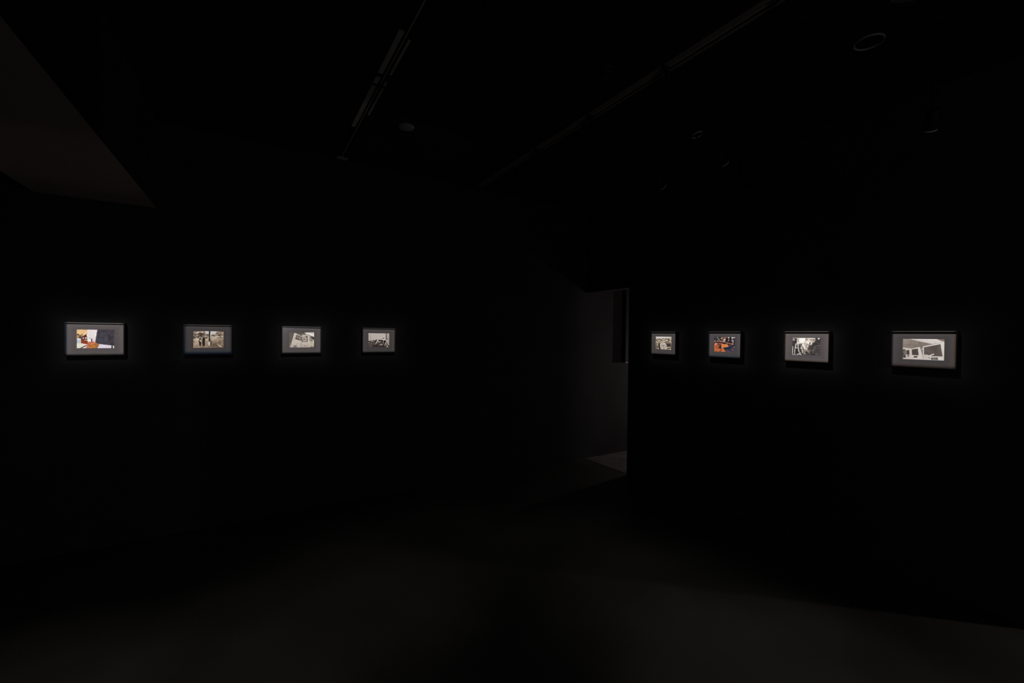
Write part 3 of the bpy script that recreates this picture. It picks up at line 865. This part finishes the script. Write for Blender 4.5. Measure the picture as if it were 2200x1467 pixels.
# ------------------------------------------------------------------ framed photographs
TINT = (1.0, 0.955, 0.935)     # warm white of the projectors
RAIL, SIGHT_T, REC = 0.0065, 0.0065, 0.0125
def framed_photograph(sheet, K, loc, rotz, label):
    """local axes: x to the right along the wall, y into the wall, z up; origin at the middle of the mat plane"""
    t = thing('framed_photograph', label, 'framed photo', loc, rotz, 'framed photographs on the black walls')
    sw, st, sb = MW/2+0.002, MH/2+SIGHT_T, -MH/2-0.003
    # frame: deep thin-edged black box section
    bm = bmesh.new()
    prof = [(0.0, BACK), (0.0, -REC+0.0012), (0.0012, -REC), (RAIL-0.001, -REC), (RAIL, -REC+0.001), (RAIL, 0.004), (RAIL+0.004, 0.004), (RAIL+0.004, BACK)]
    rings = []
    for i, (d, y) in enumerate(prof):
        e = RAIL-d
        rings.append([bm.verts.new(v) for v in ((-sw-e, y, sb-e), (sw+e, y, sb-e), (sw+e, y, st+e), (-sw-e, y, st+e))])
    for a, b in zip(rings, rings[1:]+rings[:1]):
        for k in range(4):
            q = (k+1) % 4
            bm.faces.new((a[k], a[q], b[q], b[k]))
    obj('frame', bm, M['frame'], t)
    # mat board with a bevelled window
    zc = ZPRINT-ZMAT
    bm = bmesh.new()
    A = [(-sw-0.003, 0.0, sb-0.003), (sw+0.003, 0.0, sb-0.003), (sw+0.003, 0.0, st+0.003), (-sw-0.003, 0.0, st+0.003)]
    def win(gx, y):
        return [(-PW/2-gx, y, zc-PH/2-gx), (PW/2+gx, y, zc-PH/2-gx), (PW/2+gx, y, zc+PH/2+gx), (-PW/2-gx, y, zc+PH/2+gx)]
    rr = [A, win(0.0010, 0.0), win(0.0, 0.0012)]
    rr = [[bm.verts.new(v) for v in r] for r in rr] + [[bm.verts.new((v[0], 0.0025, v[2])) for v in A]]
    for a, b in zip(rr[:2], rr[1:3]):
        for k in range(4):
            q = (k+1) % 4
            bm.faces.new((a[k], a[q], b[q], b[k]))
    for k in range(4):
        q = (k+1) % 4
        bm.faces.new((rr[0][k], rr[0][q], rr[3][q], rr[3][k]))
    obj('mat_board', bm, M['mat'], t)
    # the print, a grid that carries its ink colours
    ink = np.clip(sheet.vertex_grid()/K/np.array(TINT), 0.002, 0.93)
    vx = np.linspace(-PW/2-0.001, PW/2+0.001, NX)
    vz = np.linspace(zc+PH/2+0.001, zc-PH/2-0.001, NY)
    gx, gz = np.meshgrid(vx, vz)
    verts = np.stack([gx, np.full_like(gx, 0.0014), gz], -1).reshape(-1, 3)
    idx = np.arange(NX*NY).reshape(NY, NX)
    faces = np.stack([idx[1:, :-1], idx[1:, 1:], idx[:-1, 1:], idx[:-1, :-1]], -1).reshape(-1, 4)
    me = bpy.data.meshes.new('print')
    me.from_pydata(verts.tolist(), [], faces.tolist())
    at = me.attributes.new('ink', 'FLOAT_COLOR', 'POINT')
    col = np.ones((NX*NY, 4), np.float32)
    col[:, :3] = ink.reshape(-1, 3)
    at.data.foreach_set('color', col.ravel())
    me.materials.append(M['print'])
    p = bpy.data.objects.new('print', me)
    C.objects.link(p)
    p.parent = t
    bm = bmesh.new()
    bx(bm, -sw-0.003, sw+0.003, 0.003, 0.012, sb-0.003, st+0.003)
    obj('backing_board', bm, M['backing'], t)
    bm = bmesh.new()
    bx(bm, -sw-0.0, sw+0.0, -0.0042, -0.0022, sb-0.0, st+0.0)
    obj('glazing', bm, M['glazing'], t)
    return t

# ------------------------------------------------------------------ framing projectors (their shutters cut the beam to the picture)
def new(nt_, kind, op=None, **inp):
    n = nt_.nodes.new(kind)
    if op:
        n.operation = op
    for k, v in inp.items():
        n.inputs[int(k[1:])].default_value = v
    return n

def framing_projector(O, P0, ax, nrm, K, ext, soft, chroma, spill, label, hang, floor_fill_at, floor_fill):
    """O lens position, P0 picture middle, ax right axis of the picture, nrm wall normal into the room,
    ext = half extents (left, right, top, bottom) of the lit window, soft = edge blur of each, chroma = colour fringe"""
    O, P0, ax, nrm = Vector(O), Vector(P0), Vector(ax), Vector(nrm)
    up = Vector((0, 0, 1))
    d = P0-O
    D, cosi = d.length, -(d.normalized() @ nrm)
    t = thing('framing_projector', label, 'spotlight', (O.x, O.y, hang), 0, 'black framing projectors')
    aim = d.normalized()
    q = aim.to_track_quat('Z', 'Y').to_matrix().to_4x4()
    m = Matrix.Translation(O - Vector(t.location)) @ q
    bm = bmesh.new()
    lathe(bm, [(0, -0.085), (0.013, -0.085), (0.016, -0.08), (0.016, -0.03), (0.012, -0.026), (0, -0.026)], 28, m)
    obj('body', bm, M['black'], t, True)
    bm = bmesh.new()
    lathe(bm, [(0.010, -0.026), (0.012, -0.024), (0.012, -0.003), (0.0105, -0.002), (0.0095, -0.006), (0.009, -0.02), (0, -0.02)], 28, m)
    obj('lens_barrel', bm, M['black'], t, True)
    tail = O - aim*0.06 - Vector(t.location)
    bm = bmesh.new()
    tube(bm, [(tail.x, tail.y, 0.0), tuple(tail)], 0.005)
    obj('stem', bm, M['black'], t, True)
    L = bpy.data.lights.new('projector_beam', 'SPOT')
    L.spot_size = 0.62
    L.spot_blend = 0.25
    L.shadow_soft_size = 0.007
    L.energy = POWER*K*D*D/max(cosi, 0.2)*39.5*0.98
    lo = bpy.data.objects.new('projector_beam', L)
    C.objects.link(lo)
    lo.parent = t
    rot = aim.to_track_quat('-Z', 'Y')
    lo.location = O - Vector(t.location)
    lo.rotation_mode = 'QUATERNION'
    lo.rotation_quaternion = rot
    inv = rot.to_matrix().transposed()
    la, lu, ln = inv @ ax, inv @ up, inv @ nrm
    tt = nrm @ (P0-O)
    ou, ov = ax @ (O-P0), up @ (O-P0)
    L.use_nodes = True
    nt_ = L.node_tree
    nt_.nodes.clear()
    lk = nt_.links.new
    out = nt_.nodes.new('ShaderNodeOutputLight')
    em = nt_.nodes.new('ShaderNodeEmission')
    tc = nt_.nodes.new('ShaderNodeTexCoord')
    def dot(v):
        n = nt_.nodes.new('ShaderNodeVectorMath')
        n.operation = 'DOT_PRODUCT'
        lk(tc.outputs['Normal'], n.inputs[0])
        n.inputs[1].default_value = v
        return n.outputs['Value']
    def math_(op, a, b=None, c=None):
        n = nt_.nodes.new('ShaderNodeMath')
        n.operation = op
        for i, v in enumerate((a, b, c)):
            if v is None:
                continue
            if isinstance(v, (int, float)):
                n.inputs[i].default_value = v
            else:
                lk(v, n.inputs[i])
        return n.outputs[0]
    dn = dot(ln)
    u = math_('ADD', math_('MULTIPLY', math_('DIVIDE', dot(la), dn), tt), ou)
    v = math_('ADD', math_('MULTIPLY', math_('DIVIDE', dot(lu), dn), tt), ov)
    def step(val, e, s):
        n = nt_.nodes.new('ShaderNodeMapRange')
        n.interpolation_type = 'SMOOTHSTEP'
        n.inputs['From Min'].default_value = -e-s
        n.inputs['From Max'].default_value = -e+s
        lk(val, n.inputs['Value'])
        return n.outputs['Result']
    nu, nv = math_('MULTIPLY', u, -1.0), math_('MULTIPLY', v, -1.0)
    du = math_('MAXIMUM', math_('SUBTRACT', math_('ABSOLUTE', u), MW/2), 0.0)
    dv = math_('MAXIMUM', math_('SUBTRACT', math_('ABSOLUTE', v), MH/2), 0.0)
    dist = math_('SQRT', math_('ADD', math_('MULTIPLY', du, du), math_('MULTIPLY', dv, dv)))
    glow = math_('MULTIPLY', math_('EXPONENT', math_('MULTIPLY', dist, -1.0/0.070)), spill)
    rho = math_('MAXIMUM', math_('MULTIPLY', math_('ABSOLUTE', u), 2/MW), math_('MULTIPLY', math_('ABSOLUTE', v), 2/MH))
    rim_ = nt_.nodes.new('ShaderNodeMapRange')
    rim_.interpolation_type = 'SMOOTHSTEP'
    rim_.inputs['From Min'].default_value = 0.70
    rim_.inputs['From Max'].default_value = 1.02
    rim_.inputs['To Min'].default_value = 0.93
    rim_.inputs['To Max'].default_value = 1.22
    lk(rho, rim_.inputs['Value'])
    prof = rim_.outputs['Result']      # the lens throws a slightly brighter rim
    comb = nt_.nodes.new('ShaderNodeCombineXYZ')
    for ci in range(3):
        sh = (-1, 0, 1)[ci]
        mk = None
        for val, e, s, ch in ((u, ext[0], soft[0], chroma[0]), (nu, ext[1], soft[1], chroma[1]), (nv, ext[2], soft[2], chroma[2]), (v, ext[3], soft[3], chroma[3])):
            r = step(val, e+sh*ch, s)
            mk = r if mk is None else math_('MULTIPLY', mk, r)
        tot = math_('MULTIPLY', math_('ADD', math_('MULTIPLY', mk, prof), glow), TINT[ci])
        lk(tot, comb.inputs[ci])
    lk(comb.outputs[0], em.inputs['Color'])
    em.inputs['Strength'].default_value = 1.0
    lk(em.outputs[0], out.inputs[0])
    # added fill spot aimed down to make the soft glow on the floor
    G = bpy.data.lights.new('floor_fill_spot', 'SPOT')
    G.spot_size = math.radians(36)
    G.spot_blend = 1.0
    G.shadow_soft_size = 0.01
    G.energy = floor_fill*POWER
    G.color = (1.0, 0.96, 0.84)
    go = bpy.data.objects.new('floor_fill_spot', G)
    C.objects.link(go)
    go.parent = t
    go.location = O + Vector((0, 0, -0.03)) - Vector(t.location)
    go.rotation_mode = 'QUATERNION'
    go.rotation_quaternion = (Vector(floor_fill_at) - O - Vector((0, 0, -0.03))).to_track_quat('-Z', 'Y')
    return t

S_L = [-0.8885, -0.2559, 0.3836, 1.0224]
S_R = [2.8294, 2.1922, 1.5562, 0.9170]
SHEETS = [p1, p2, p3, p4, p5, p6, p7, p8]
K_ = [1.20, 0.62, 1.00, 0.66, 0.74, 0.88, 1.22, 0.74]
LABELS = [
    'framed colour photo of a desk and big dark screen, leftmost on the left wall',
    'framed sepia photo of two people under trees, second from left on the left wall',
    'framed sepia photo of an open picture book, third on the left wall',
    'framed sepia photo of a crowd by a pole, rightmost on the left wall',
    'framed sepia photo of a pale house in a town, beside the doorway',
    'framed colour photo of people round an orange wooden table on the right wall',
    'framed high contrast photo of a bright street between dark trees on the right wall',
    'framed sepia photo of tilted white screens and a hand, rightmost on the right wall',
]
hw, hh = MW/2, MH/2
# lit window: left, right, top, bottom half extents, edge blur and colour fringe of each edge
EXT = [(hw-0.001, hw+0.0005, hh+0.022, hh-0.003), (hw-0.002, hw-0.004, hh+0.018, hh-0.010), (hw-0.001, hw-0.001, hh+0.0125, hh-0.003), (hw-0.001, hw-0.001, hh+0.008, hh-0.003),
       (hw-0.001, hw-0.001, hh+0.010, hh-0.003), (hw-0.004, hw-0.001, hh+0.013, hh-0.006), (hw+0.0, hw+0.0, hh+0.013, hh-0.002), (hw-0.001, hw-0.003, hh+0.010, hh-0.006)]
SOFT = [(0.006, 0.003, 0.006, 0.006), (0.020, 0.016, 0.010, 0.014), (0.004, 0.006, 0.005, 0.008), (0.005, 0.005, 0.005, 0.007),
        (0.004, 0.003, 0.005, 0.007), (0.012, 0.005, 0.006, 0.014), (0.003, 0.003, 0.005, 0.005), (0.004, 0.007, 0.005, 0.009)]
CHR = [(0.0012, 0, 0, 0.0), (0.002, 0.001, 0.001, 0.004), (0, 0, 0, 0), (0, -0.001, 0, 0),
       (0, 0, 0, 0), (0.001, 0, 0, 0.003), (-0.001, -0.0025, -0.001, -0.0015), (0, -0.002, 0, -0.001)]
for k in range(4):
    framed_photograph(SHEETS[k](), K_[k], (S_L[k], YM, ZMAT), 0.0, LABELS[k])
for k in range(4):
    framed_photograph(SHEETS[4+k](), K_[4+k], (XM, S_R[k], ZMAT), -math.pi/2, LABELS[4+k])

PL = ['under the soffit, aimed at the desk photo', 'on the ceiling, aimed at the two people under trees', 'on the ceiling, aimed at the open book photo', 'on the ceiling, aimed at the crowd photo']
for k in range(4):
    if k == 0:
        O, hang = (-1.02, 2.60, 2.30), 2.402
    else:
        O, hang = (S_L[k]-0.12, 1.53, 2.94), H
    framing_projector(O, (S_L[k], YM, ZMAT), (1, 0, 0), (0, -1, 0), K_[k], EXT[k], SOFT[k], CHR[k], 0.08,
                      'black framing projector ' + PL[k], hang, (S_L[k], (2.55, 2.15, 2.45, 2.80)[k], 0), (10, 13, 11, 8)[k])
PR = ['farthest along the long track, nearest the corner', 'second from the corner on the long track', 'third from the corner on the long track', 'nearest the viewer on the long track']
for k in range(4):
    O = (2.0255+0.010, S_R[k]+0.08, 2.985)
    framing_projector(O, (XM, S_R[k], ZMAT), (0, -1, 0), (-1, 0, 0), K_[4+k], EXT[4+k], SOFT[4+k], CHR[4+k], 0.08,
                      'small black framing projector ' + PR[k], H+0.02, (2.05, S_R[k], 0), (2.5, 5, 9, 17)[k])

# ------------------------------------------------------------------ added fill lamps, unseen, for the doorway, floor edge and dim walls
def fill_lamp(x, y, z, power, label, col=(1.0, 0.88, 0.82), size=0.03):
    t = thing('fill_lamp', label, 'lamp', (x, y, 0), 0, 'added fill lamps out of view')
    bm = bmesh.new()
    lathe(bm, [(0, 0), (0.12, 0), (0.12, 0.012), (0.02, 0.02), (0, 0.02)], 36)
    obj('base', bm, M['black'], t, True)
    bm = bmesh.new()
    tube(bm, [(0, 0, 0.02), (0, 0, z-0.09)], 0.008)
    obj('pole', bm, M['black'], t, True)
    bm = bmesh.new()
    lathe(bm, [(0, -0.09), (0.03, -0.09), (0.012, -0.04), (0, -0.04)], 28, Matrix.Translation((0, 0, z)))
    obj('socket', bm, M['black'], t, True)
    L = bpy.data.lights.new('fill_light', 'POINT')
    L.energy = power*FILL_POWER
    L.color = col
    L.shadow_soft_size = size
    lo = bpy.data.objects.new('fill_light', L)
    C.objects.link(lo)
    lo.parent = t
    lo.location = (0, 0, z)
fill_lamp(5.30, 3.55, 1.15, 10, 'added low fill lamp at the wall beyond the doorway')
fill_lamp(4.55, 1.20, 1.60, 10.5, 'added fill lamp behind the partition wall', size=0.45)
fill_lamp(4.75, -0.75, 2.20, 25, 'added fill lamp beyond the opening past the right wall')
fill_lamp(0.60, -3.40, 1.80, 16, 'added fill lamp at the back of the room', (0.86, 0.90, 1.0))
